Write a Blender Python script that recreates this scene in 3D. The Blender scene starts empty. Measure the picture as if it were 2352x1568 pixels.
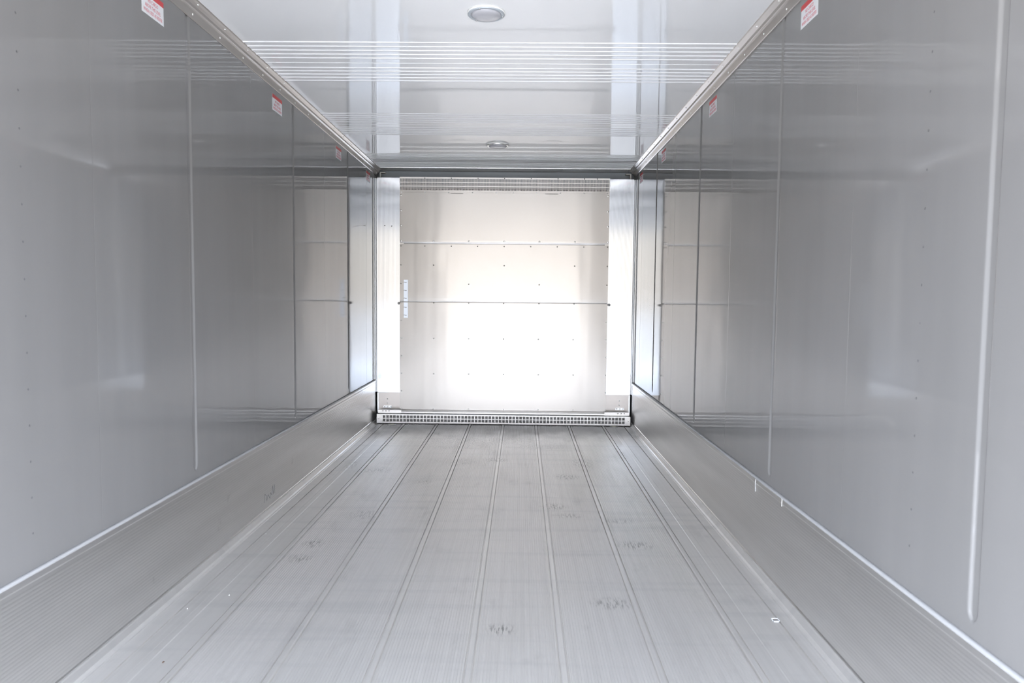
import bpy, bmesh, math, random
from mathutils import Matrix, Vector

S = bpy.context.scene
COL = S.collection
H = 1.205                      # camera height above the trailer floor; builders take z relative to the eye

# ------------------------------------------------------------------ camera
cam_d = bpy.data.cameras.new('camera')
cam = bpy.data.objects.new('camera', cam_d)
COL.objects.link(cam)
RX = Vector((0.99986752, 0.01310032, 0.00966062))
RY = Vector((-0.0104632, 0.0626474, 0.99798087))
RZ = Vector((0.01246865, -0.99794974, 0.06277617))
m = Matrix.Identity(4)
for i in range(3):
    m[i][0], m[i][1], m[i][2] = RX[i], RY[i], RZ[i]
m.translation = (0, 0, H)
cam.matrix_world = m
cam_d.sensor_width = 36
cam_d.lens = 1591.5 / 2352 * 36
cam_d.clip_start = 0.05
cam_d.clip_end = 400
cam_d.dof.use_dof = True
cam_d.dof.focus_distance = 6.3
cam_d.dof.aperture_fstop = 6.5
S.camera = cam

# ------------------------------------------------------------------ sky, sun, exposure
W = bpy.data.worlds.new('sky')
S.world = W
W.use_nodes = True
wn, wl = W.node_tree.nodes, W.node_tree.links
for n in list(wn):
    wn.remove(n)
wo = wn.new('ShaderNodeOutputWorld')
bg = wn.new('ShaderNodeBackground')
tc = wn.new('ShaderNodeTexCoord')
sx = wn.new('ShaderNodeSeparateXYZ')
rp = wn.new('ShaderNodeValToRGB')
wl.new(tc.outputs['Generated'], sx.inputs[0])
wl.new(sx.outputs['Z'], rp.inputs[0])
cr = rp.color_ramp                      # hazy horizon, bright bluish overcast higher up (values scaled by the strength below)
cr.elements[0].position = 0.0
cr.elements[0].color = (0.265, 0.236, 0.205, 1)
cr.elements[1].position = 1.0
cr.elements[1].color = (0.80, 0.89, 1.07, 1)
e = cr.elements.new(0.13); e.color = (0.26, 0.243, 0.224, 1)
e = cr.elements.new(0.32); e.color = (0.80, 0.885, 1.05, 1)
wl.new(rp.outputs[0], bg.inputs[0])
bg.inputs[1].default_value = 5.2
wl.new(bg.outputs[0], wo.inputs[0])

sun_d = bpy.data.lights.new('sun', 'SUN')
sun_d.energy = 4.5
sun_d.angle = math.radians(3)
sun_d.color = (1.0, 0.92, 0.82)
sun = bpy.data.objects.new('sun', sun_d)
COL.objects.link(sun)
sun.rotation_euler = (math.radians(-10), math.radians(35), 0)     # from the right-hand side of the trailer, never into its door

S.view_settings.view_transform = 'Standard'
S.view_settings.look = 'None'
S.view_settings.gamma = 1.0
S.view_settings.use_curve_mapping = False
S.view_settings.exposure = 1.3
S.cycles.max_bounces = 24
S.cycles.diffuse_bounces = 12
S.cycles.glossy_bounces = 12
S.cycles.sample_clamp_indirect = 6.0
S.cycles.use_denoising = True

# ------------------------------------------------------------------ node helpers and materials
class NT:
    def __init__(s, name):
        s.m = bpy.data.materials.new(name)
        s.m.use_nodes = True
        s.n, s.l = s.m.node_tree.nodes, s.m.node_tree.links
        for x in list(s.n):
            s.n.remove(x)
        s.out = s.n.new('ShaderNodeOutputMaterial')
        s.pos = None
    def new(s, t, **kw):
        x = s.n.new(t)
        for k, v in kw.items():
            setattr(x, k, v)
        return x
    def put(s, sock, v):
        if hasattr(v, 'is_linked') or isinstance(v, bpy.types.NodeSocket):
            s.l.new(v, sock)
        elif isinstance(v, (tuple, list)) and len(v) == 3 and sock.type == 'RGBA':
            sock.default_value = (*v, 1)
        else:
            sock.default_value = v
    def math(s, op, a, b=0.0, c=0.0, clamp=False):
        x = s.new('ShaderNodeMath', operation=op, use_clamp=clamp)
        s.put(x.inputs[0], a); s.put(x.inputs[1], b)
        if len(x.inputs) > 2:
            s.put(x.inputs[2], c)
        return x.outputs[0]
    def P(s):
        if s.pos is None:
            s.pos = s.new('ShaderNodeNewGeometry').outputs['Position']
        return s.pos
    def mapped(s, scale, loc=(0, 0, 0)):
        x = s.new('ShaderNodeMapping')
        s.l.new(s.P(), x.inputs[0])
        x.inputs['Scale'].default_value = scale
        x.inputs['Location'].default_value = loc
        return x.outputs[0]
    def noise(s, scale3, detail=2.0, rough=0.5, loc=(0, 0, 0), scale=1.0):
        x = s.new('ShaderNodeTexNoise')
        s.l.new(s.mapped(scale3, loc), x.inputs['Vector'])
        x.inputs['Scale'].default_value = scale
        x.inputs['Detail'].default_value = detail
        x.inputs['Roughness'].default_value = rough
        return x.outputs['Fac']
    def ramp(s, fac, a, b, va=0.0, vb=1.0):
        x = s.new('ShaderNodeMapRange', interpolation_type='SMOOTHSTEP')
        s.put(x.inputs[0], fac)
        for i, v in enumerate((a, b, va, vb)):
            x.inputs[i + 1].default_value = v
        return x.outputs[0]
    def mix(s, fac, a, b):
        x = s.new('ShaderNodeMix', data_type='RGBA')
        s.put(x.inputs[0], fac); s.put(x.inputs[6], a); s.put(x.inputs[7], b)
        return x.outputs[2]
    def bump(s, height, strength=1.0, dist=1.0):
        x = s.new('ShaderNodeBump')
        x.inputs['Strength'].default_value = strength
        x.inputs['Distance'].default_value = dist
        s.put(x.inputs['Height'], height)
        return x.outputs[0]
    def bsdf(s, base, metallic=0.0, rough=0.4, ior=1.5, normal=None, aniso=0.0, tangent=None, rot=None, spec=None):
        x = s.new('ShaderNodeBsdfPrincipled')
        s.put(x.inputs['Base Color'], base)
        s.put(x.inputs['Metallic'], metallic)
        s.put(x.inputs['Roughness'], rough)
        x.inputs['IOR'].default_value = ior
        if spec is not None:
            x.inputs['Specular IOR Level'].default_value = spec
        if normal is not None:
            s.put(x.inputs['Normal'], normal)
        if aniso:
            x.inputs['Anisotropic'].default_value = aniso
            if tangent is not None:
                s.put(x.inputs['Tangent'], tangent)
            if rot is not None:
                x.inputs['Anisotropic Rotation'].default_value = rot
        return x.outputs[0]
    def finish(s, sh):
        s.l.new(sh, s.out.inputs[0])
        return s.m

def plain(name, base, metallic=0.0, rough=0.4, **kw):
    t = NT(name)
    return t.finish(t.bsdf(base, metallic, rough, **kw))

def mat_wall():
    t = NT('grey_wall_liner')
    n1 = t.noise((1.0, 1.3, 1.6), 1.0, 0.4, scale=1.3)
    n2 = t.noise((1.0, 9.0, 4.0), 1.5, 0.5, scale=1.2)
    hgt = t.math('ADD', t.math('MULTIPLY', n1, 0.0014), t.math('MULTIPLY', n2, 0.00010))
    n3 = t.noise((1, 3.0, 0.4), 3.0, 0.6, scale=1.5)
    col = t.mix(t.ramp(n3, 0.3, 0.7), (0.195, 0.192, 0.187), (0.207, 0.203, 0.198))
    return t.finish(t.bsdf(col, 0.0, 0.05, 1.8, t.bump(hgt)))

def mat_ceiling():
    t = NT('white_ceiling_liner')
    n1 = t.noise((1.0, 1.0, 1.0), 1.0, 0.4, scale=1.2)
    n2 = t.noise((5.0, 4.0, 1.0), 1.5, 0.5, scale=1.1)
    hgt = t.math('ADD', t.math('MULTIPLY', n1, 0.0010), t.math('MULTIPLY', n2, 0.00009))
    return t.finish(t.bsdf((0.88, 0.885, 0.89), 0.0, 0.04, 1.8, t.bump(hgt)))

def mat_floor():
    t = NT('ribbed_aluminium_floor')
    P = t.new('ShaderNodeSeparateXYZ')
    t.l.new(t.P(), P.inputs[0])
    x, y = P.outputs[0], P.outputs[1]
    dirt = None
    # scuffs and dirt patches lying at known places on the planks
    for (px, py, rx, ry, k) in [(-0.061, 2.45, .06, .05, 1.0), (0.372, 2.68, .09, .06, .8), (0.574, 3.33, .10, .07, .8),
                                (0.202, 3.95, .09, .07, .8), (0.27, 3.78, .10, .05, .6), (-1.0, 3.30, .06, .07, .8),
                                (-1.0, 3.10, .07, .06, .7), (-0.172, 5.09, .10, .08, .9), (-0.42, 5.0, .14, .12, .5),
                                (0.46, 5.0, .10, .25, .5), (0.32, 4.62, .10, .09, .7), (-0.5, 5.5, .30, .10, .45),
                                (0.1, 5.55, .34, .12, .4), (-1.0, 4.75, .14, .10, .6), (-0.63, 4.45, .07, .06, .5),
                                (-0.86, 3.75, .12, .1, .5), (0.56, 3.7, .12, .05, .5), (-1.2, 4.9, .06, .2, .5), (-0.3, 5.75, 0.7, .30, .4)]:
        dx = t.math('DIVIDE', t.math('SUBTRACT', x, px), rx)
        dy = t.math('DIVIDE', t.math('SUBTRACT', y, py), ry)
        d = t.math('SQRT', t.math('ADD', t.math('MULTIPLY', dx, dx), t.math('MULTIPLY', dy, dy)))
        f = t.math('MULTIPLY', t.ramp(d, 0.2, 1.25, 1.0, 0.0), k)
        dirt = f if dirt is None else t.math('MAXIMUM', dirt, f)
    fine = t.noise((120, 18, 1), 3.0, 0.65)
    mid = t.noise((7, 3.5, 1), 4.0, 0.62)
    spot = t.math('MULTIPLY', dirt, t.ramp(fine, 0.45, 0.62), clamp=True)
    smear = t.math('MULTIPLY', t.ramp(mid, 0.56, 0.74), 0.12)
    mask = t.math('MAXIMUM', t.math('MULTIPLY', spot, 0.75), smear)
    streak = t.noise((60, 0.6, 1), 3.0, 0.6)
    band = t.noise((0.8, 12, 1), 2.0, 0.5)
    clean = t.mix(t.ramp(streak, 0.35, 0.65), (0.76, 0.742, 0.715), (0.80, 0.782, 0.755))
    clean = t.mix(t.math('MULTIPLY', t.ramp(band, 0.5, 0.7), 0.25), clean, (0.60, 0.60, 0.59))
    col = t.mix(mask, clean, (0.20, 0.195, 0.185))
    # dull film on the last planks, with the grille's shade and dark reflection painted in
    film = t.math('MULTIPLY', t.ramp(t.math('ADD', y, t.math('MULTIPLY', mid, 0.5)), 6.0, 6.6), 0.75)  # dull film plus the grille's painted shade and dark reflection
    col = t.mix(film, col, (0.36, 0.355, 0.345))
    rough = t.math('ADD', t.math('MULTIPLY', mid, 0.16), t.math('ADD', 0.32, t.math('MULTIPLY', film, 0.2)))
    return t.finish(t.bsdf(col, 0.8, rough))

def mat_sheet(name, base, r1, r2, mixf, wave):
    """rolled aluminium sheet: grain that draws reflections out vertically, slight oil-canning"""
    t = NT(name)
    n1 = t.noise((2.2, 1.0, 1.3), 1.5, 0.4)
    n2 = t.noise((7.0, 1.0, 0.22), 1.5, 0.45, loc=(2.3, 0, 0.4))
    nm = t.bump(t.math('ADD', t.math('MULTIPLY', n1, wave), t.math('MULTIPLY', n2, wave * 0.32)))
    up = t.new('ShaderNodeCombineXYZ')
    up.inputs[2].default_value = 1.0
    a = t.bsdf(base, 1.0, r1, normal=nm, aniso=1.0, tangent=up.outputs[0])
    b = t.bsdf(base, 1.0, r2, normal=nm, aniso=1.0, tangent=up.outputs[0])
    x = t.new('ShaderNodeMixShader')
    x.inputs[0].default_value = mixf
    t.l.new(a, x.inputs[1]); t.l.new(b, x.inputs[2])
    return t.finish(x.outputs[0])

def mat_scuff():
    t = NT('extruded_aluminium_scuff_plate')
    n = t.noise((1, 0.8, 9.0), 3.0, 0.6)
    n2 = t.noise((1, 5.0, 7.0), 4.0, 0.65)
    col = t.mix(t.ramp(n, 0.3, 0.7), (0.68, 0.67, 0.655), (0.75, 0.74, 0.725))
    col = t.mix(t.math('MULTIPLY', t.ramp(n2, 0.66, 0.8), 0.45), col, (0.27, 0.265, 0.26))
    return t.finish(t.bsdf(col, 0.95, 0.30))

def mat_cover():
    t = NT('bluish_white_side_sheet')
    n = t.noise((70, 1, 0.25), 2.0, 0.6)
    n2 = t.noise((12, 1, 6), 4.0, 0.7)
    col = t.mix(t.ramp(n, 0.3, 0.7), (0.57, 0.605, 0.65), (0.61, 0.64, 0.68))
    col = t.mix(t.math('MULTIPLY', t.ramp(n2, 0.62, 0.75), 0.3), col, (0.66, 0.69, 0.74))
    return t.finish(t.bsdf(col, 0.95, 0.12))

def mat_ground():
    t = NT('concrete_yard')
    n = t.noise((0.6, 0.6, 1), 5.0, 0.6)
    return t.finish(t.bsdf(t.mix(n, (0.27, 0.25, 0.222), (0.33, 0.306, 0.272)), 0.0, 0.9))

M = {
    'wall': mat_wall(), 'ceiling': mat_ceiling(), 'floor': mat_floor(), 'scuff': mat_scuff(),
    'sheet': mat_sheet('rolled_aluminium_sheet', (0.585, 0.562, 0.536), 0.17, 0.55, 0.55, 0.0045),
    'cove': plain('cove_aluminium', (0.73, 0.685, 0.645), 0.85, 0.32),
    'cover': mat_cover(),
    'kick': plain('dull_kick_plate', (0.49, 0.465, 0.445), 0.7, 0.34),
    'rail': plain('bright_rail_aluminium', (0.70, 0.685, 0.67), 0.8, 0.30),
    'nose': plain('bright_rounded_edge', (0.42, 0.42, 0.42), 0.2, 0.5),
    'mould': plain('corner_moulding_white', (0.80, 0.82, 0.84), 0.6, 0.22),
    'front': plain('recess_grey', (0.30, 0.33, 0.35), 0.0, 0.25),
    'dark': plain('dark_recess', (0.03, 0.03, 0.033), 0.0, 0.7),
    'coil': plain('evaporator_grey', (0.38, 0.38, 0.38), 0.0, 0.5),
    'rivet': plain('rivet_aluminium', (0.82, 0.81, 0.79), 1.0, 0.25),
    'rivetw': plain('rivet_pale', (0.88, 0.88, 0.87), 0.0, 0.4),
    'rivetd': plain('rivet_dark', (0.16, 0.155, 0.15), 0.3, 0.5),
    'dot': plain('liner_rivet_grey', (0.10, 0.10, 0.10), 0.0, 0.6),
    'paper': plain('sign_white', (0.80, 0.82, 0.84), 0.0, 0.35),
    'red': plain('sign_red', (0.62, 0.045, 0.05), 0.0, 0.35),
    'print': plain('sign_red_print', (0.58, 0.13, 0.17), 0.0, 0.4),
    'tape': plain('pale_blue_strip', (0.60, 0.655, 0.74), 0.75, 0.34),
    'ink': plain('dark_ink', (0.10, 0.10, 0.12), 0.0, 0.6),
    'pencil': plain('faint_pencil', (0.20, 0.20, 0.20), 0.0, 0.7),
    'chalk': plain('white_chalk', (0.88, 0.88, 0.87), 0.0, 0.8),
    'lamp_ring': plain('lamp_bezel_grey', (0.50, 0.54, 0.58), 0.1, 0.35),
    'lamp_gasket': plain('lamp_gasket_white', (0.90, 0.90, 0.88), 0.0, 0.4),
    'lens': plain('lamp_lens', (0.52, 0.52, 0.55), 0.0, 0.15),
    'steel': plain('bezel_steel', (0.78, 0.78, 0.76), 1.0, 0.18),
    'sealant': plain('sealant_cream', (0.80, 0.79, 0.74), 0.0, 0.6),
    'ground': mat_ground(),
    'brass': plain('drain_plug', (0.55, 0.54, 0.44), 0.3, 0.5),
    'drain': plain('drain_ring', (0.42, 0.42, 0.42), 0.8, 0.45),
    'leaf': plain('dry_brown_leaf', (0.10, 0.06, 0.04), 0.0, 0.8),
}

# ------------------------------------------------------------------ mesh helpers
class MB:
    """collects shapes in world X, Y and z relative to the eye, builds ONE object"""
    def __init__(s):
        s.v, s.f, s.sm = [], [], []
    def add(s, vs, fs, smooth=False):
        b = len(s.v)
        s.v += [(x, y, z + H) for x, y, z in vs]
        s.f += [tuple(b + i for i in f) for f in fs]
        s.sm += [smooth] * len(fs)
        return s
    def box(s, x0, x1, y0, y1, z0, z1):
        return s.add([(x0, y0, z0), (x1, y0, z0), (x1, y1, z0), (x0, y1, z0), (x0, y0, z1), (x1, y0, z1), (x1, y1, z1), (x0, y1, z1)],
                     [(0, 3, 2, 1), (4, 5, 6, 7), (0, 1, 5, 4), (1, 2, 6, 5), (2, 3, 7, 6), (3, 0, 4, 7)])
    def prism(s, pts, axis, a, b, smooth=False):
        """closed profile extruded along an axis: pts are the other two coordinates"""
        def P(p, t):
            return {'x': (t, p[0], p[1]), 'y': (p[0], t, p[1]), 'z': (p[0], p[1], t)}[axis]
        n = len(pts)
        vs = [P(p, a) for p in pts] + [P(p, b) for p in pts]
        fs = [(i, (i + 1) % n, n + (i + 1) % n, n + i) for i in range(n)]
        s.add(vs, fs, smooth)
        s.add(vs, [tuple(range(n))[::-1], tuple(range(n, 2 * n))])
        return s
    def lathe(s, c, prof, axis='z', n=24, smooth=True):
        """profile of (radius, height) turned about an axis through c"""
        vs, fs = [], []
        for r, h in prof:
            for k in range(n):
                a = 2 * math.pi * k / n
                u, w = r * math.cos(a), r * math.sin(a)
                d = {'z': (u, w, h), 'y': (u, h, w), 'x': (h, u, w)}[axis]
                vs.append((c[0] + d[0], c[1] + d[1], c[2] + d[2]))
        for i in range(len(prof) - 1):
            for k in range(n):
                fs.append((i * n + k, i * n + (k + 1) % n, (i + 1) * n + (k + 1) % n, (i + 1) * n + k))
        fs.append(tuple(range(n))[::-1])
        fs.append(tuple(range((len(prof) - 1) * n, len(prof) * n)))
        return s.add(vs, fs, smooth)
    def build(s, name, mat, parent=None):
        off = parent_world(parent)
        me = bpy.data.meshes.new(name)
        me.from_pydata([(x - off[0], y - off[1], z - off[2]) for x, y, z in s.v], [], s.f)
        bm = bmesh.new(); bm.from_mesh(me)
        for f, q in zip(bm.faces, s.sm):
            f.smooth = q
        bmesh.ops.recalc_face_normals(bm, faces=bm.faces)
        bm.to_mesh(me); bm.free()
        me.materials.append(mat)
        o = bpy.data.objects.new(name, me)
        COL.objects.link(o)
        o.parent = parent
        return o

def parent_world(p):
    v = Vector((0, 0, 0))
    while p is not None:
        v = v + p.location
        p = p.parent
    return v

def tag(o, label=None, cat=None, group=None, kind=None):
    for k, v in (('label', label), ('category', cat), ('group', group), ('kind', kind)):
        if v:
            o[k] = v
    return o

def thing(name, label, cat, loc, group=None):
    o = bpy.data.objects.new(name, None)
    o.empty_display_size = 0.05
    COL.objects.link(o)
    o.location = (loc[0], loc[1], loc[2] + H)
    return tag(o, label, cat, group)

def struct(o):
    o['kind'] = 'structure'
    return o

def dome_mesh(name, r, h, axis, sign, mat):
    b = MB()
    prof = [(r, 0), (r * 0.92, h * 0.5), (r * 0.6, h * 0.88), (r * 0.15, h)]
    b.lathe((0, 0, -H), [(q, sign * k) for q, k in prof], axis, 10)
    o = b.build(name, mat)
    me = o.data
    bpy.data.objects.remove(o)
    return me

def place(name, me, loc, parent):
    o = bpy.data.objects.new(name, me)
    COL.objects.link(o)
    off = parent_world(parent)
    o.parent = parent
    o.location = (loc[0] - off[0], loc[1] - off[1], loc[2] + H - off[2])
    return o

# pixel -> depth plane / floor, used only to read positions off the photograph's measured layout
def on_y(px, py, Y):
    d = RX * ((px - 1176) / 1591.5) + RY * (-(py - 784) / 1591.5) - RZ
    d = d * (Y / d.y)
    return d.x, d.z

XL, XR, ZC, ZF = -1.402, 1.080, 1.225, -1.205
Y0, YE, YB = 0.68, 6.83, 6.60          # door opening, front wall, face of the bulkhead

# ------------------------------------------------------------------ setting: ground, floor, walls, ceiling
g = MB()
g.box(-90, 90, -110, 70, ZF - 1.6, ZF - 1.35)
struct(g.build('ground', M['ground']))

def floor_profile():
    p = []
    seams = [-1.10, -0.785, -0.471, -0.158, 0.152, 0.463, 0.787]
    edges = [-1.293, 0.985]
    def groove(c, w=0.004, d=0.005):
        return [(c - w, 0), (c - w * 0.85, -d), (c + w * 0.85, -d), (c + w, 0)]
    pts = [(XL - 0.004, 0.0255), (XL + 0.012, 0.0255), (XL + 0.019, 0.023), (XL + 0.023, 0.017), (XL + 0.030, 0.006), (XL + 0.038, 0.001), (XL + 0.045, 0.0), (XL + 0.048, -0.003), (XL + 0.052, -0.003), (XL + 0.055, 0.0)]
    pts += groove(edges[0], 0.0035, 0.009)
    pts += [(-1.24, 0), (-1.236, 0.0015), (-1.21, 0.0015), (-1.206, 0)]
    allp = seams
    for i, sx_ in enumerate(allp):
        # joint: two fine grooves with a smooth raised land between
        pts += groove(sx_ - 0.0135, 0.0028, 0.008)
        pts += [(sx_ - 0.0095, 0.0024), (sx_ - 0.007, 0.0034), (sx_ + 0.007, 0.0034), (sx_ + 0.0095, 0.0024)]
        pts += groove(sx_ + 0.0135, 0.0028, 0.008)
        if i + 1 < len(allp):
            a, b = sx_ + 0.020, allp[i + 1] - 0.020
            n = int((b - a) / 0.0104)
            st = (b - a) / n
            for k in range(n):
                c = a + k * st
                pts += [(c, 0), (c + st * 0.18, 0.0014), (c + st * 0.60, 0.0014), (c + st * 0.78, 0)]
    pts += [(0.86, 0), (0.864, 0.0015), (0.89, 0.0015), (0.894, 0)]
    pts += groove(edges[1], 0.0035, 0.009)
    pts += [(XR - 0.055, 0.0), (XR - 0.052, -0.003), (XR - 0.048, -0.003), (XR - 0.045, 0.0), (XR - 0.038, 0.001), (XR - 0.030, 0.006), (XR - 0.023, 0.017), (XR - 0.019, 0.023), (XR - 0.012, 0.0255), (XR + 0.004, 0.0255)]
    return pts
fp = floor_profile()
b = MB()
top = [(x, ZF + z) for x, z in fp]
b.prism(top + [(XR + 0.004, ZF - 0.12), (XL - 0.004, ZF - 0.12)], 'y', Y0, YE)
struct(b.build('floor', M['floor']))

def wall(name, X, sgn, seams, grooves, g0, g1):
    """liner sheet with fine panel joints and pressed upright grooves; sgn points into the trailer"""
    w, h = 0.021, 0.0058
    ys = [Y0, YE + 0.07]
    for q in seams:
        ys += [q - 0.006, q - 0.0025, q - 0.001, q + 0.0002, q + 0.002, q + 0.006]
    for q in grooves:
        ys += [q - w - 0.004, q + w + 0.004] + [q + w * (-1 + 2 * j / 20) for j in range(21)]
    ys.sort()
    zs = [ZF - 0.12, g0 - 0.008] + [g0 + w * t for t in (0, 0.1, 0.22, 0.36, 0.52, 0.7, 0.9, 1.15, 1.4)] + [g0 + (g1 - g0) * k / 4 for k in range(1, 5)] + [ZC + 0.08]
    seam_x = {}
    for q in seams:
        seam_x[q - 0.001] = -0.0004
        seam_x[q + 0.0002] = 0.0001
    def off(y, z):
        if y in seam_x:
            return seam_x[y]
        for q in grooves:
            d = abs(y - q)
            if d < w and z > g0:
                t = min(1.0, (z - g0) / (1.4 * w))
                k = math.sqrt(max(0.0, 1 - (1 - t) ** 2))
                u = d / max(w * k, 1e-5)
                if u >= 1:
                    return 0.0
                p = min(1.0, (1 - u) / 0.6)
                return -h * p * p * (3 - 2 * p) * min(1.0, 0.3 + k)
        return 0.0
    nz = len(zs)
    vs = [(X + sgn * off(y, z), y, z) for y in ys for z in zs]
    fs = [(i * nz + j, i * nz + j + 1, (i + 1) * nz + j + 1, (i + 1) * nz + j) for i in range(len(ys) - 1) for j in range(nz - 1)]
    q = MB()
    q.add(vs, fs, True)
    xa, xb = sorted((X - sgn * 0.009, X - sgn * 0.075))
    q.box(xa, xb, Y0, YE + 0.07, ZF - 0.12, ZC + 0.08)
    q.box(*sorted((X - sgn * 0.009, X)), Y0 - 0.02, Y0, ZF - 0.12, ZC + 0.08)
    return struct(q.build(name, M['wall']))
wl_o = wall('wall_left', XL, 1, [0.95, 2.275, 3.62, 4.95, 6.28], [1.605, 2.945, 4.275, 5.612], -0.757, 1.166)
wr_o = wall('wall_right', XR, -1, [0.96, 2.30, 3.63, 4.96, 6.29], [1.617, 2.965, 4.28, 5.64], -0.757, 1.172)
dl = dome_mesh('rivet', 0.0035, 0.0004, 'x', 1, M['dot'])
dr = dome_mesh('rivet', 0.0035, 0.0004, 'x', -1, M['dot'])
for k in range(-7, 10):
    place('rivet', dl, (XL, 1.945, 0.04 + k * 0.1045), wl_o)
    place('rivet', dr, (XR, 1.89, 0.045 + k * 0.1025), wr_o)

# front wall behind the bulkhead, a dark duct mouth low in the recess
b = MB()
b.box(XL - 0.075, XR + 0.075, YE, YE + 0.07, ZF - 0.12, ZC + 0.08)
wf = struct(b.build('wall_front', M['front']))
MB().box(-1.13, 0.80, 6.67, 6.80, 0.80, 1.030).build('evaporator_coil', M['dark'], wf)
MB().box(-1.13, 0.80, 6.74, 6.80, 1.032, 1.085).build('duct_lip', M['coil'], wf)
for x0 in (-0.70, 0.14):
    MB().box(x0, x0 + 0.125, 6.645, 6.73, 1.032, 1.112).build('duct_bracket', M['coil'], wf)

# ceiling with its groups of small transverse beads
def ceiling_profile():
    pts = [(Y0, 0.0)]
    starts = [3.422 - 1.303 * 2, 3.422 - 1.303, 3.422, 4.722, 6.025]
    for s0 in starts:
        rows = [s0 + k * 0.0557 for k in range(5)] + [s0 + 0.373 + k * 0.0552 for k in range(5)]
        seam = s0 + 0.296
        ev = sorted([(y, 0) for y in rows] + [(seam, 1)])
        for y, kind in ev:
            if kind == 0:
                w, h = 0.0085, 0.0042
                pts += [(y - w, 0)] + [(y + w * math.cos(a), -h * math.sin(a)) for a in (math.pi * 0.8, math.pi * 0.6, math.pi * 0.5, math.pi * 0.4, math.pi * 0.2)] + [(y + w, 0)]
            else:
                pts += [(y - 0.003, 0), (y - 0.002, -0.0016), (y + 0.006, -0.0016), (y + 0.012, 0)]
    pts.append((YE, 0.0))
    return pts
b = MB()
cp = [(y, ZC + z) for y, z in ceiling_profile()]
b.prism(cp + [(YE, ZC + 0.08), (Y0, ZC + 0.08)], 'x', XL, XR)
struct(b.build('ceiling', M['ceiling']))

# ------------------------------------------------------------------ scuff plates (baseboards)
def scuff(name, X, sgn):
    z0, z1 = ZF + 0.026, -0.797
    pts = [(X - sgn * 0.001, z0), (X + sgn * 0.012, z0)]
    z, k = z0 + 0.012, 0
    base = X + sgn * 0.0105
    pts += [(base + sgn * 0.004, z0 + 0.006), (base, z0 + 0.010)]
    while z < z1 - 0.045:
        pts += [(base, z), (base + sgn * 0.0003, z + 0.003), (base + sgn * 0.0003, z + 0.0065), (base, z + 0.0095)]
        z += 0.0118
    pts += [(base, z1 - 0.03), (base + sgn * 0.0025, z1 - 0.024), (base + sgn * 0.0025, z1 - 0.0065), (X - sgn * 0.001, z1 - 0.0065)]
    q = MB()
    q.prism(pts, 'y', Y0, 6.635)
    o = struct(q.build(name, M['scuff']))
    nose = [(X - sgn * 0.001, z1 - 0.0066)]
    for k in range(11):                                            # rounded bright nose along the top
        a = -0.35 + (math.pi / 2 + 0.25) * k / 10
        nose.append((base + sgn * (0.0030 - 0.0060 * (1 - math.cos(a))), z1 - 0.0060 + 0.0060 * math.sin(a)))
    nose.append((X - sgn * 0.001, z1 - 0.0002))
    q = MB(); q.prism(nose, 'y', Y0, 6.635, True)
    q.build('top_edge', M['nose'], o)
    return o
sl = scuff('baseboard_left', XL, 1)
sr = scuff('baseboard_right', XR, -1)

def ribbon(pts, w, mat, name, parent, axis, X, sgn):
    """a thin stroke lying on a side wall; pts are (y, z)"""
    q = MB()
    for (ya, za), (yb, zb) in zip(pts, pts[1:]):
        d = Vector((yb - ya, zb - za)); d = d / max(d.length, 1e-6)
        n = Vector((-d.y, d.x)) * w / 2
        c = [(ya + n.x, za + n.y), (ya - n.x, za - n.y), (yb - n.x, zb - n.y), (yb + n.x, zb + n.y)]
        q.add([(X, y, z) for y, z in c] + [(X + sgn * 0.0006, y, z) for y, z in c],
              [(0, 1, 2, 3), (4, 7, 6, 5), (0, 4, 5, 1), (1, 5, 6, 2), (2, 6, 7, 3), (3, 7, 4, 0)])
    return q.build(name, mat, parent)
xs = XR - 0.0105 - 0.0026
ribbon([(3.097, -0.805), (3.099, -0.83), (3.096, -0.862)], 0.005, M['chalk'], 'chalk_mark', sr, 'x', xs, -1)
ribbon([(2.780, -0.802), (2.781, -0.834)], 0.005, M['chalk'], 'chalk_mark', sr, 'x', xs, -1)
xs = XL + 0.0105 + 0.0006
ribbon([(3.70, -1.13), (3.715, -1.085), (3.735, -1.10), (3.742, -1.13), (3.76, -1.10), (3.775, -1.115), (3.79, -1.13),
        (3.80, -1.10), (3.82, -1.12), (3.835, -1.07), (3.84, -1.12), (3.86, -1.07), (3.865, -1.12)], 0.0028, M['pencil'], 'pen_scribble', sl, 'x', xs, 1)

# ------------------------------------------------------------------ cove mouldings (trim) with rivets
def cove(name, X, sgn, prof):
    """prof: list of (inset from wall, z) on the visible side"""
    q = MB()
    pts = [(X + sgn * a, z) for a, z in prof] + [(X + sgn * prof[-1][0], ZC + 0.0005), (X - sgn * 0.0005, ZC + 0.0005), (X - sgn * 0.0005, prof[0][1])]
    n = len(prof)
    vs = [(p[0], Y0, p[1]) for p in pts] + [(p[0], 6.742, p[1]) for p in pts]
    N = len(pts)
    q.add(vs, [(i, (i + 1) % N, N + (i + 1) % N, N + i) for i in range(N)])
    q.add(vs, [tuple(range(N)), tuple(range(N, 2 * N))])
    return struct(q.build(name, M['cove']))
tl = cove('trim_1', XL, 1, [(0.0025, 1.160), (0.0045, 1.1625), (0.0105, 1.178), (0.0145, 1.188), (0.0175, 1.1915), (0.0205, 1.1925), (0.0235, 1.1945), (0.0255, 1.1985), (0.0275, 1.2035), (0.035, 1.212), (0.042, 1.2185), (0.044, 1.2225)])
tr = cove('trim_2', XR, -1, [(0.0025, 1.170), (0.0055, 1.172), (0.015, 1.184), (0.0215, 1.1925), (0.025, 1.196), (0.0285, 1.197), (0.0315, 1.199), (0.0335, 1.203), (0.036, 1.2085), (0.044, 1.213), (0.056, 1.2195), (0.059, 1.2225)])
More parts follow.
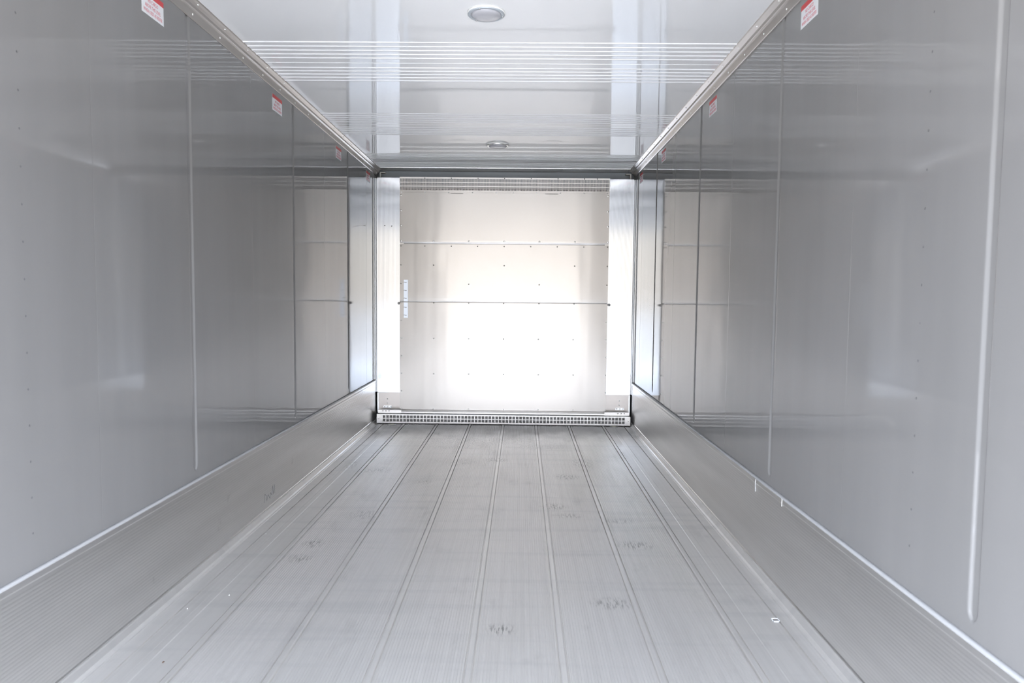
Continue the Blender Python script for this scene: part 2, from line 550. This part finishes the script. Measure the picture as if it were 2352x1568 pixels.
rl = dome_mesh('rivet', 0.0046, 0.0030, 'x', 1, M['rivetw'])
rr = dome_mesh('rivet', 0.0046, 0.0030, 'x', -1, M['rivetw'])
rz = dome_mesh('rivet', 0.0046, 0.0034, 'z', -1, M['rivetw'])
for k in range(-3, 15):
    y = 2.968 + k * 0.2645
    place('rivet', rl, (XL + 0.0105, y + 0.004, 1.1745), tl)
    place('rivet', rz, (XL + 0.036, y, 1.2125), tl)
    place('rivet', rr, (XR - 0.0135, y - 0.06, 1.1805), tr)
    place('rivet', rz, (XR - 0.046, y - 0.06, 1.2137), tr)
# blobs of sealant around each moulding's cut end
for t_, X, sgn, a in ((tl, XL, 1, 0.030), (tr, XR, -1, 0.036)):
    q = MB()
    q.box(*sorted((X + sgn * a, X + sgn * (a + 0.008))), 6.742, 6.80, 1.146, 1.196)
    q.box(*sorted((X + sgn * a, X + sgn * (a + 0.052))), 6.742, 6.80, 1.190, 1.197)
    q.build('sealant_bead', M['sealant'], t_)

# strip that covers the joint of ceiling and front wall
q = MB()
q.prism([(6.628, 1.2245), (6.630, 1.2185), (6.640, 1.2185), (6.644, 1.2222), (6.800, 1.2222), (6.803, 1.2185), (6.815, 1.2185), (6.818, 1.2245)], 'x', XL + 0.05, XR - 0.06)
cs = struct(q.build('trim_5', M['rail']))
for k in range(16):
    place('rivet', rz, (-1.28 + k * 0.152, 6.68, 1.2222), cs)

# corner mouldings where the side walls meet the front
def corner(name, X, sgn):
    q = MB()
    c = [(X + sgn * 0.0002, 6.60), (X + sgn * 0.004, 6.60), (X + sgn * 0.0045, 6.618)]
    for k in range(7):
        a = math.pi * k / 6
        c.append((X + sgn * (0.0125 - 0.007 * math.cos(a)), 6.622 - 0.008 * math.sin(a)))
    c += [(X + sgn * 0.0215, 6.628), (X + sgn * 0.024, 6.628), (X + sgn * 0.024, 6.638), (X + sgn * 0.0002, 6.638)]
    q.prism(c, 'z', -0.915, 1.118)
    return struct(q.build(name, M['mould']))
corner('trim_3', XL, 1)
corner('trim_4', XR, -1)

# ------------------------------------------------------------------ side panels of the front wall
RV = {k: dome_mesh('rivet', r, h, 'y', -1, M[mm]) for k, (r, h, mm) in
      {'pale': (0.0064, 0.003, 'rivetw'), 'steel': (0.0085, 0.004, 'rivet'), 'dark': (0.0062, 0.0025, 'rivetd'), 'small': (0.0055, 0.003, 'rivetd')}.items()}
def side_panel(label, xo, xi, side):
    lo, hi = sorted((xo, xi))
    t = thing('side_panel', label, 'wall panel', ((lo + hi) / 2, 6.66, -1.10), 'white side panels of the front wall')
    q = MB()
    n = int((hi - lo) / 0.0045) * 8
    fl = [(lo + (hi - lo) * k / n, 6.640 - 0.00009 * math.cos(2 * math.pi * k / 8)) for k in range(n + 1)]      # fine upright flutes
    q.add([(x, y, -0.922) for x, y in fl] + [(x, y, 1.127) for x, y in fl],
          [(k, k + 1, n + 2 + k, n + 1 + k) for k in range(n)], True)
    q.box(lo, hi, 6.6405, 6.665, -0.922, 1.127)
    q.build('cover_sheet', M['cover'], t)
    q = MB(); q.box(lo, hi, 6.641, 6.665, -1.12, -0.923)
    k = q.build('kick_plate', M['kick'], t)
    k['label'] = 'dull grey metal kick plate'
    # fold along the outer edge of the kick plate
    q = MB(); q.box(*sorted((xo, xo + (0.012 if side < 0 else -0.012))), 6.628, 6.641, -1.105, -0.926)
    q.build('edge_fold', M['mould'], t)
    cx = -1.284 if side < 0 else 0.956
    dz = 0 if side < 0 else 0.004
    for z in (-0.985, -1.027):
        place('rivet', RV['pale'], (cx, 6.641, z + dz), t)
    q = MB(); q.box(cx - 0.036, cx + 0.044, 6.630, 6.641, -1.072 + dz, -1.051 + dz)
    c = q.build('hinge_clip', M['mould'], t)
    for j in range(3):
        place('rivet', RV['pale'], (cx - 0.024 + j * 0.03, 6.630, -1.060 + dz), c)
    if side < 0:
        for px, py in ((884, 518), (900, 519)):
            x, z = on_y(px, py, 6.64)
            place('rivet', RV['small'], (x, 6.640, z), t)
    return t
side_panel('bluish white side panel left of the metal bulkhead, two tiny holes in it', -1.378, -1.1585, -1)
side_panel('bluish white side panel right of the metal bulkhead', 1.056, 0.826, 1)

# ------------------------------------------------------------------ bulkhead
bx0, bx1 = -1.1555, 0.822
bh = thing('bulkhead', 'tall shiny aluminium bulkhead of three sheets across the far end', 'bulkhead', ((bx0 + bx1) / 2, 6.62, -1.085))
def sheet(name, z0, z1, prof, xa=bx0, xb=bx1):
    """prof: visible (y, z) outline from top to bottom"""
    q = MB()
    q.prism(prof + [(6.627, prof[-1][1]), (6.627, prof[0][1])], 'x', xa, xb)
    return q.build(name, M['sheet'], bh)
us = sheet('upper_sheet', 0, 0, [(6.598, 1.006), (6.598, 0.985), (6.596, 0.984), (6.596, 0.534), (6.5965, 0.522), (6.602, 0.506), (6.606, 0.503)])
ms = sheet('middle_sheet', 0, 0, [(6.600, 0.5025), (6.600, 0.02), (6.6003, -0.01), (6.6015, -0.035), (6.604, -0.045), (6.606, -0.0468)])
ls = sheet('lower_sheet', 0, 0, [(6.604, -0.0472), (6.599, -0.050), (6.599, -1.078), (6.602, -1.084)])
# folded ends of the hem under the upper sheet
MB().box(bx0, bx0 + 0.036, 6.592, 6.604, 0.503, 0.510).build('hem_end', M['rail'], bh)
MB().box(bx1 - 0.036, bx1, 6.592, 6.604, 0.503, 0.510).build('hem_end', M['rail'], bh)
# slotted intake along the top
q = MB()
gx0, gx1 = bx0 + 0.004, bx1 - 0.004
q.box(bx0, bx1, 6.598, 6.602, 1.113, 1.124)
q.box(bx0, bx1, 6.598, 6.627, 1.124, 1.127)
for z0, z1 in ((1.076, 1.082), (1.040, 1.046)):
    q.box(bx0, bx1, 6.598, 6.602, z0, z1)
n = 181
for k in range(n):
    c = gx0 + (gx1 - gx0) * k / (n - 1)
    q.box(c - 0.0019, c + 0.0019, 6.5985, 6.6015, 1.005, 1.114)
q.build('intake_grille', M['rail'], bh)
# slim upright angle pieces beside the intake
for x0, x1 in ((bx0 - 0.002, bx0 + 0.0015), (bx1 - 0.0015, bx1 + 0.006)):
    MB().box(x0, x1, 6.592, 6.627, 1.005, 1.124).build('side_angle', M['mould'], bh)
for x0, x1, px in ((1035, 1064, 444.3), (1252, 1282, 445.4)):
    a, z = on_y(x0, px, 6.596); c, _ = on_y(x1, px, 6.596)
    MB().box(a, c, 6.5945, 6.597, z - 0.0025, z + 0.0025).build('slit', M['rivetd'], bh)
# latch bumps on the panel's two edges
for px, py in ((917, 696), (1398.5, 700)):
    x, z = on_y(px, py, 6.625)
    q = MB(); q.lathe((x, 6.60, z), [(0.012, 0.022), (0.012, 0.0), (0.009, -0.006), (0.002, -0.007)], 'y', 14)
    q.build('latch_bolt', M['drain'], bh)
SC = []
for px in (975.8, 1036.8, 1098, 1159, 1220.5, 1281.7, 1342.7, 1372):
    SC.append((px, 408.7 + (px - 976) * 0.0060, 'small', 6.598))
for px in (922, 975.8, 1030, 1085, 1139.6, 1178.7, 1232, 1287, 1341.8, 1395):
    SC.append((px, 441.2 + (px - 922) * 0.0064, 'pale', 6.597))
for i, py in enumerate((447.7, 483, 517.7, 553)):
    SC.append((921, py, 'steel', 6.596)); SC.append((1396.8 - i * 0.3, py + 3, 'steel', 6.596))
for px in (996, 1077, 1158, 1239, 1320.5):
    SC.append((px, 553.5 + (px - 996) * 0.0066, 'steel', 6.596))
for px in (921, 975.7, 1036.6, 1097, 1158, 1219, 1280, 1341, 1395.5):
    SC.append((px, 564.4 + (px - 921) * 0.0066, 'dark', 6.600))
for px, py in ((921, 608), (996, 608.7), (1158, 610), (1320, 611), (1395, 611.5), (921, 651), (1076.7, 652.5), (1238.5, 653.7), (1394, 654.8)):
    SC.append((px, py, 'dark', 6.600))
for px in (996, 1076.7, 1157, 1238, 1318.5):
    SC.append((px, 695.4 + (px - 996) * 0.0075, 'dark', 6.599))
SC += [(922, 694.4, 'pale', 6.599), (1393, 698, 'pale', 6.599)]
for i in range(6):
    SC.append((922, 735.2 + i * 40.5, 'pale', 6.599)); SC.append((1392.2 - i * 0.4, 739.5 + i * 40.6, 'pale', 6.599))
for px in (996, 1076.5, 1156.5, 1236.5, 1316.5):
    SC.append((px, 777 + (px - 996) * 0.009, 'pale', 6.599)); SC.append((px, 858 + (px - 996) * 0.010, 'pale', 6.599))
    SC.append((px - 0.5, 938.6 + (px - 996) * 0.0095, 'pale', 6.599))
for px, py, k, Y in SC:
    x, z = on_y(px, py, Y)
    place('screw', RV[k], (x, Y, z), bh)

# pale blue printed strip on the bulkhead's left edge
tx0, tz0 = on_y(927.3, 642, 6.597)
tx1, tz1 = on_y(936.8, 729.5, 6.597)
tape = thing('measuring_strip', 'pale blue measuring strip with small marks at the left edge of the bulkhead', 'tape', ((tx0 + tx1) / 2, 6.599, tz1))
q = MB(); q.box(tx0, tx1, 6.5982, 6.5996, -0.044, tz0); q.build('upper_length', M['tape'], tape)
q = MB(); q.box(tx0, tx1, 6.5972, 6.5988, tz1, -0.052); q.build('lower_length', M['tape'], tape)
def text_mesh(body, size):
    cu = bpy.data.curves.new('t', 'FONT')
    cu.body = body; cu.size = size; cu.align_x = 'CENTER'; cu.align_y = 'CENTER'
    cu.extrude = 0.0002
    o = bpy.data.objects.new('t', cu)
    COL.objects.link(o)
    dg = bpy.context.evaluated_depsgraph_get()
    me = bpy.data.meshes.new_from_object(o.evaluated_get(dg))
    bpy.data.objects.remove(o)
    bpy.data.curves.remove(cu)
    return me
def text_obj(name, me, loc, ax, ay, parent, mat, sx=1.0):
    """glyphs laid out along ax (reading direction) and ay (up)"""
    me = me.copy()
    az = ax.cross(ay)
    off = parent_world(parent)
    for v in me.vertices:
        p = ax * (v.co.x * sx) + ay * v.co.y + az * v.co.z + Vector((loc[0], loc[1], loc[2] + H)) - off
        v.co = p
    me.materials.clear(); me.materials.append(mat)
    o = bpy.data.objects.new(name, me)
    COL.objects.link(o); o.parent = parent
    return o
AX, AZ = Vector((1, 0, 0)), Vector((0, 0, 1))
for i, py in enumerate((648, 666.5, 684.5, 705.2, 723.3)):
    x, z = on_y(932, py, 6.597)
    Yt = 6.5980 if i < 3 else 6.5970
    q = MB()
    q.box(tx0 + 0.001, tx0 + 0.008, Yt - 0.0004, Yt + 0.0003, z - 0.003, z + 0.004)
    for k in range(3):
        q.box(tx0 + 0.011 + k * 0.006, tx0 + 0.015 + k * 0.006, Yt - 0.0004, Yt + 0.0003, z - 0.005, z + 0.002)
    q.build('tick_mark', M['dot'], tape)

# ------------------------------------------------------------------ return air grille along the floor
gr = thing('floor_grille', 'long low aluminium grille with two rows of square holes under the bulkhead', 'grille', (-0.157, 6.53, -1.195))
gl, gR = -1.358, 1.043
q = MB()
hx0, n, pit, hw = -1.300, 71, 0.03237, 0.0250
ya, yb = 6.500, 6.503
zr = [(-1.195, -1.1795), (-1.1215, -1.112)]
for z0, z1 in zr:
    q.box(gl, gR, ya, yb, z0, z1)
q.box(gl, hx0, ya, yb, -1.1795, -1.1215)
q.box(hx0 + (n - 1) * pit + hw, gR, ya, yb, -1.1795, -1.1215)
for k in range(n - 1):
    a = hx0 + k * pit + hw
    q.box(a, a + pit - hw, ya, yb, -1.1795, -1.1215)
for k in range(n):
    a = hx0 + k * pit
    q.box(a, a + hw, ya, yb, -1.1540, -1.1470)
q.box(gl, gR, yb, 6.522, -1.1140, -1.112)
q.box(gl, gR, yb, 6.56, -1.195, -1.193)
q.build('perforated_face', M['rail'], gr)
MB().box(gl + 0.01, gR - 0.01, 6.585, 6.595, -1.19, -1.108).build('backing', M['coil'], gr)
q = MB()
q.prism([(6.548, -1.107), (6.545, -1.105), (6.545, -1.0925), (6.548, -1.090), (6.606, -1.0835), (6.606, -1.107)], 'x', gl + 0.003, gR - 0.004)
q.build('top_rail', M['rail'], gr)
for a, c in ((gl + 0.004, -1.133), (0.803, gR - 0.004)):
    q = MB(); q.box(a, c, 6.5405, 6.560, -1.107, -1.0785)
    e_ = q.build('rail_end', M['rail'], gr)
    cx = -1.284 if a < 0 else 0.956
    for j in range(3):
        place('screw', RV['small'], (cx - 0.024 + j * 0.03, 6.5405, -1.087), e_)
for px, py in ((869.5, 960), (1443.5, 965.5)):
    x, z = on_y(px, py, 6.5)
    place('screw', RV['steel'], (x, 6.5, z), gr)

# ------------------------------------------------------------------ ceiling lights
def light(label, x, y, R, drop, steel):
    t = thing('ceiling_light', label, 'light', (x, y, ZC), 'round lights in the ceiling')
    q = MB(); q.lathe((x, y, ZC), [(R, 0.0), (R, -drop * 0.55), (R * 0.97, -drop * 0.7), (R * 0.90, -drop * 0.7)], 'z', 48)
    q.build('gasket', M['lamp_gasket'], t)
    q = MB(); q.lathe((x, y, ZC), [(R * 0.965, -drop * 0.3), (R * 0.955, -drop), (R * 0.93, -drop * 1.12), (R * 0.80, -drop * 1.12), (R * 0.77, -drop * 0.85)], 'z', 48)
    q.build('bezel', M['steel' if steel else 'lamp_ring'], t)
    q = MB(); q.lathe((x, y, ZC), [(R * 0.79, -drop * 0.8), (R * 0.77, -drop * 1.2), (R * 0.68, -drop * 1.75), (R * 0.45, -drop * 2.1), (R * 0.2, -drop * 2.2), (R * 0.02, -drop * 2.22)], 'z', 48)
    q.build('lens', M['lens'], t)
    sm = dome_mesh('screw', 0.0045, 0.003, 'z', -1, M['rivet'])
    for a in (10, 130, 250):
        place('screw', sm, (x + R * 0.865 * math.cos(math.radians(a)), y + R * 0.865 * math.sin(math.radians(a)), ZC - drop * 1.12), t)
light('round recessed ceiling light with pale grey bezel, the nearer and larger of the two', -0.163, 3.068, 0.0825, 0.010, False)
light('round ceiling light with chrome rim near the bulkhead, the smaller and farther of the two', -0.200, 5.645, 0.093, 0.012, True)

# ------------------------------------------------------------------ warning signs on the walls
TX = [text_mesh('NO CARGO', 0.0185), text_mesh('ABOVE THIS LEVEL', 0.0185), text_mesh('WHEN USED AS REEFER', 0.0185)]
def sign(label, side, yc, z0, w=0.156, h=0.0885):
    X = XL if side < 0 else XR
    sg = 1 if side < 0 else -1
    t = thing('warning_sign', label, 'sign', (X, yc, z0), 'warning signs under the ceiling')
    q = MB(); q.box(*sorted((X, X + sg * 0.0008)), yc - w / 2, yc + w / 2, z0, z0 + h)
    q.build('backing', M['paper'], t)
    q = MB(); q.box(*sorted((X + sg * 0.0004, X + sg * 0.0011)), yc - w / 2, yc + w / 2, z0 + h - 0.0195, z0 + h + 0.0002)
    q.build('red_band', M['red'], t)
    ax = Vector((0, 1, 0)) if side < 0 else Vector((0, -1, 0))
    for me, zz, sx_ in zip(TX, (0.054, 0.034, 0.0145), (0.74, 0.72, 0.68)):
        text_obj('lettering', me, (X + sg * 0.0009, yc, z0 + zz), ax, AZ, t, M['print'], sx_)
words = ['largest, cut by the photo edge', 'second from the photo edge', 'third from the photo edge', 'smallest, by the far corner']
for i, y in enumerate((2.672, 4.010, 5.340, 6.358)):
    sign('red and white sign on left wall, ' + words[i], -1, y, 1.039)
for i, y in enumerate((2.710, 4.031, 5.393, 6.380)):
    sign('red and white sign on right wall, ' + words[i], 1, y, 1.052)

# ------------------------------------------------------------------ drains and scraps on the floor
def drain(label, x, y):
    t = thing('floor_drain', label, 'drain', (x, y, ZF), 'floor drains under the grille')
    q = MB(); q.lathe((x, y, ZF), [(0.042, 0.0), (0.040, 0.003), (0.024, 0.003), (0.022, 0.001)], 'z', 28); q.build('ring', M['drain'], t)
    q = MB(); q.lathe((x, y, ZF), [(0.0215, 0.0), (0.021, 0.0045), (0.012, 0.006), (0.002, 0.006)], 'z', 24); q.build('plug', M['brass'], t)
drain('small round floor drain in the left corner under the grille', -1.209, 6.470)
drain('small round floor drain in the right corner under the grille', 0.889, 6.490)

random.seed(4)
def chip(name, label, cat, x, y, s, mat, group=None, h=0.002):
    n = 6
    vs = []
    for z in (0.0, h):
        for k in range(n):
            a = 2 * math.pi * k / n
            r = s * (0.6 + 0.5 * random.random()) * (1 if z == 0 else 0.7)
            vs.append((x + r * math.cos(a) * 0.7, y + r * math.sin(a) * 1.3, ZF + 0.0013 + z))
    q = MB()
    q.add(vs, [tuple(range(n))[::-1], tuple(range(n, 2 * n))] + [(k, (k + 1) % n, n + (k + 1) % n, n + k) for k in range(n)])
    o = q.build(name, mat)
    return tag(o, label, cat, group)
for lab, x, y, s in (('tiny white chip on the floor near the left scuff plate, lowest of the chips', -1.270, 2.577, 0.0034),
                     ('tiny white chip on the smooth left floor plank, right of another', -1.161, 2.703, 0.0032),
                     ('tiny white chip on the first plank joint from the left', -1.100, 2.641, 0.003),
                     ('tiny white chip far along the left edge of the floor', -1.279, 3.425, 0.003)):
    chip('metal_chip', lab, 'chip', x, y, s, M['chalk'], 'white chips scattered on the left floor planks')
chip('leaf_scrap', 'small brown scrap of leaf on the floor near the bottom left corner', 'leaf', -1.162, 2.189, 0.006, M['leaf'])
# square of clear film with white edges, right of the last plank joint
x, y, s = 0.974, 2.560, 0.013
t = thing('film_scrap', 'small square scrap of clear film with white edges near the right scuff plate', 'scrap', (x, y, ZF))
q = MB(); q.box(x - s + 0.003, x + s - 0.003, y - s + 0.003, y + s - 0.003, ZF + 0.0005, ZF + 0.0012); q.build('film', M['kick'], t)
q = MB()
for a, b_, c, d in ((x - s, x + s, y - s, y - s + 0.0025), (x - s, x + s, y + s - 0.0025, y + s), (x - s, x - s + 0.0025, y - s, y + s), (x + s - 0.0025, x + s, y - s, y + s)):
    q.box(a, b_, c, d, ZF + 0.0004, ZF + 0.002)
q.build('border', M['paper'], t)
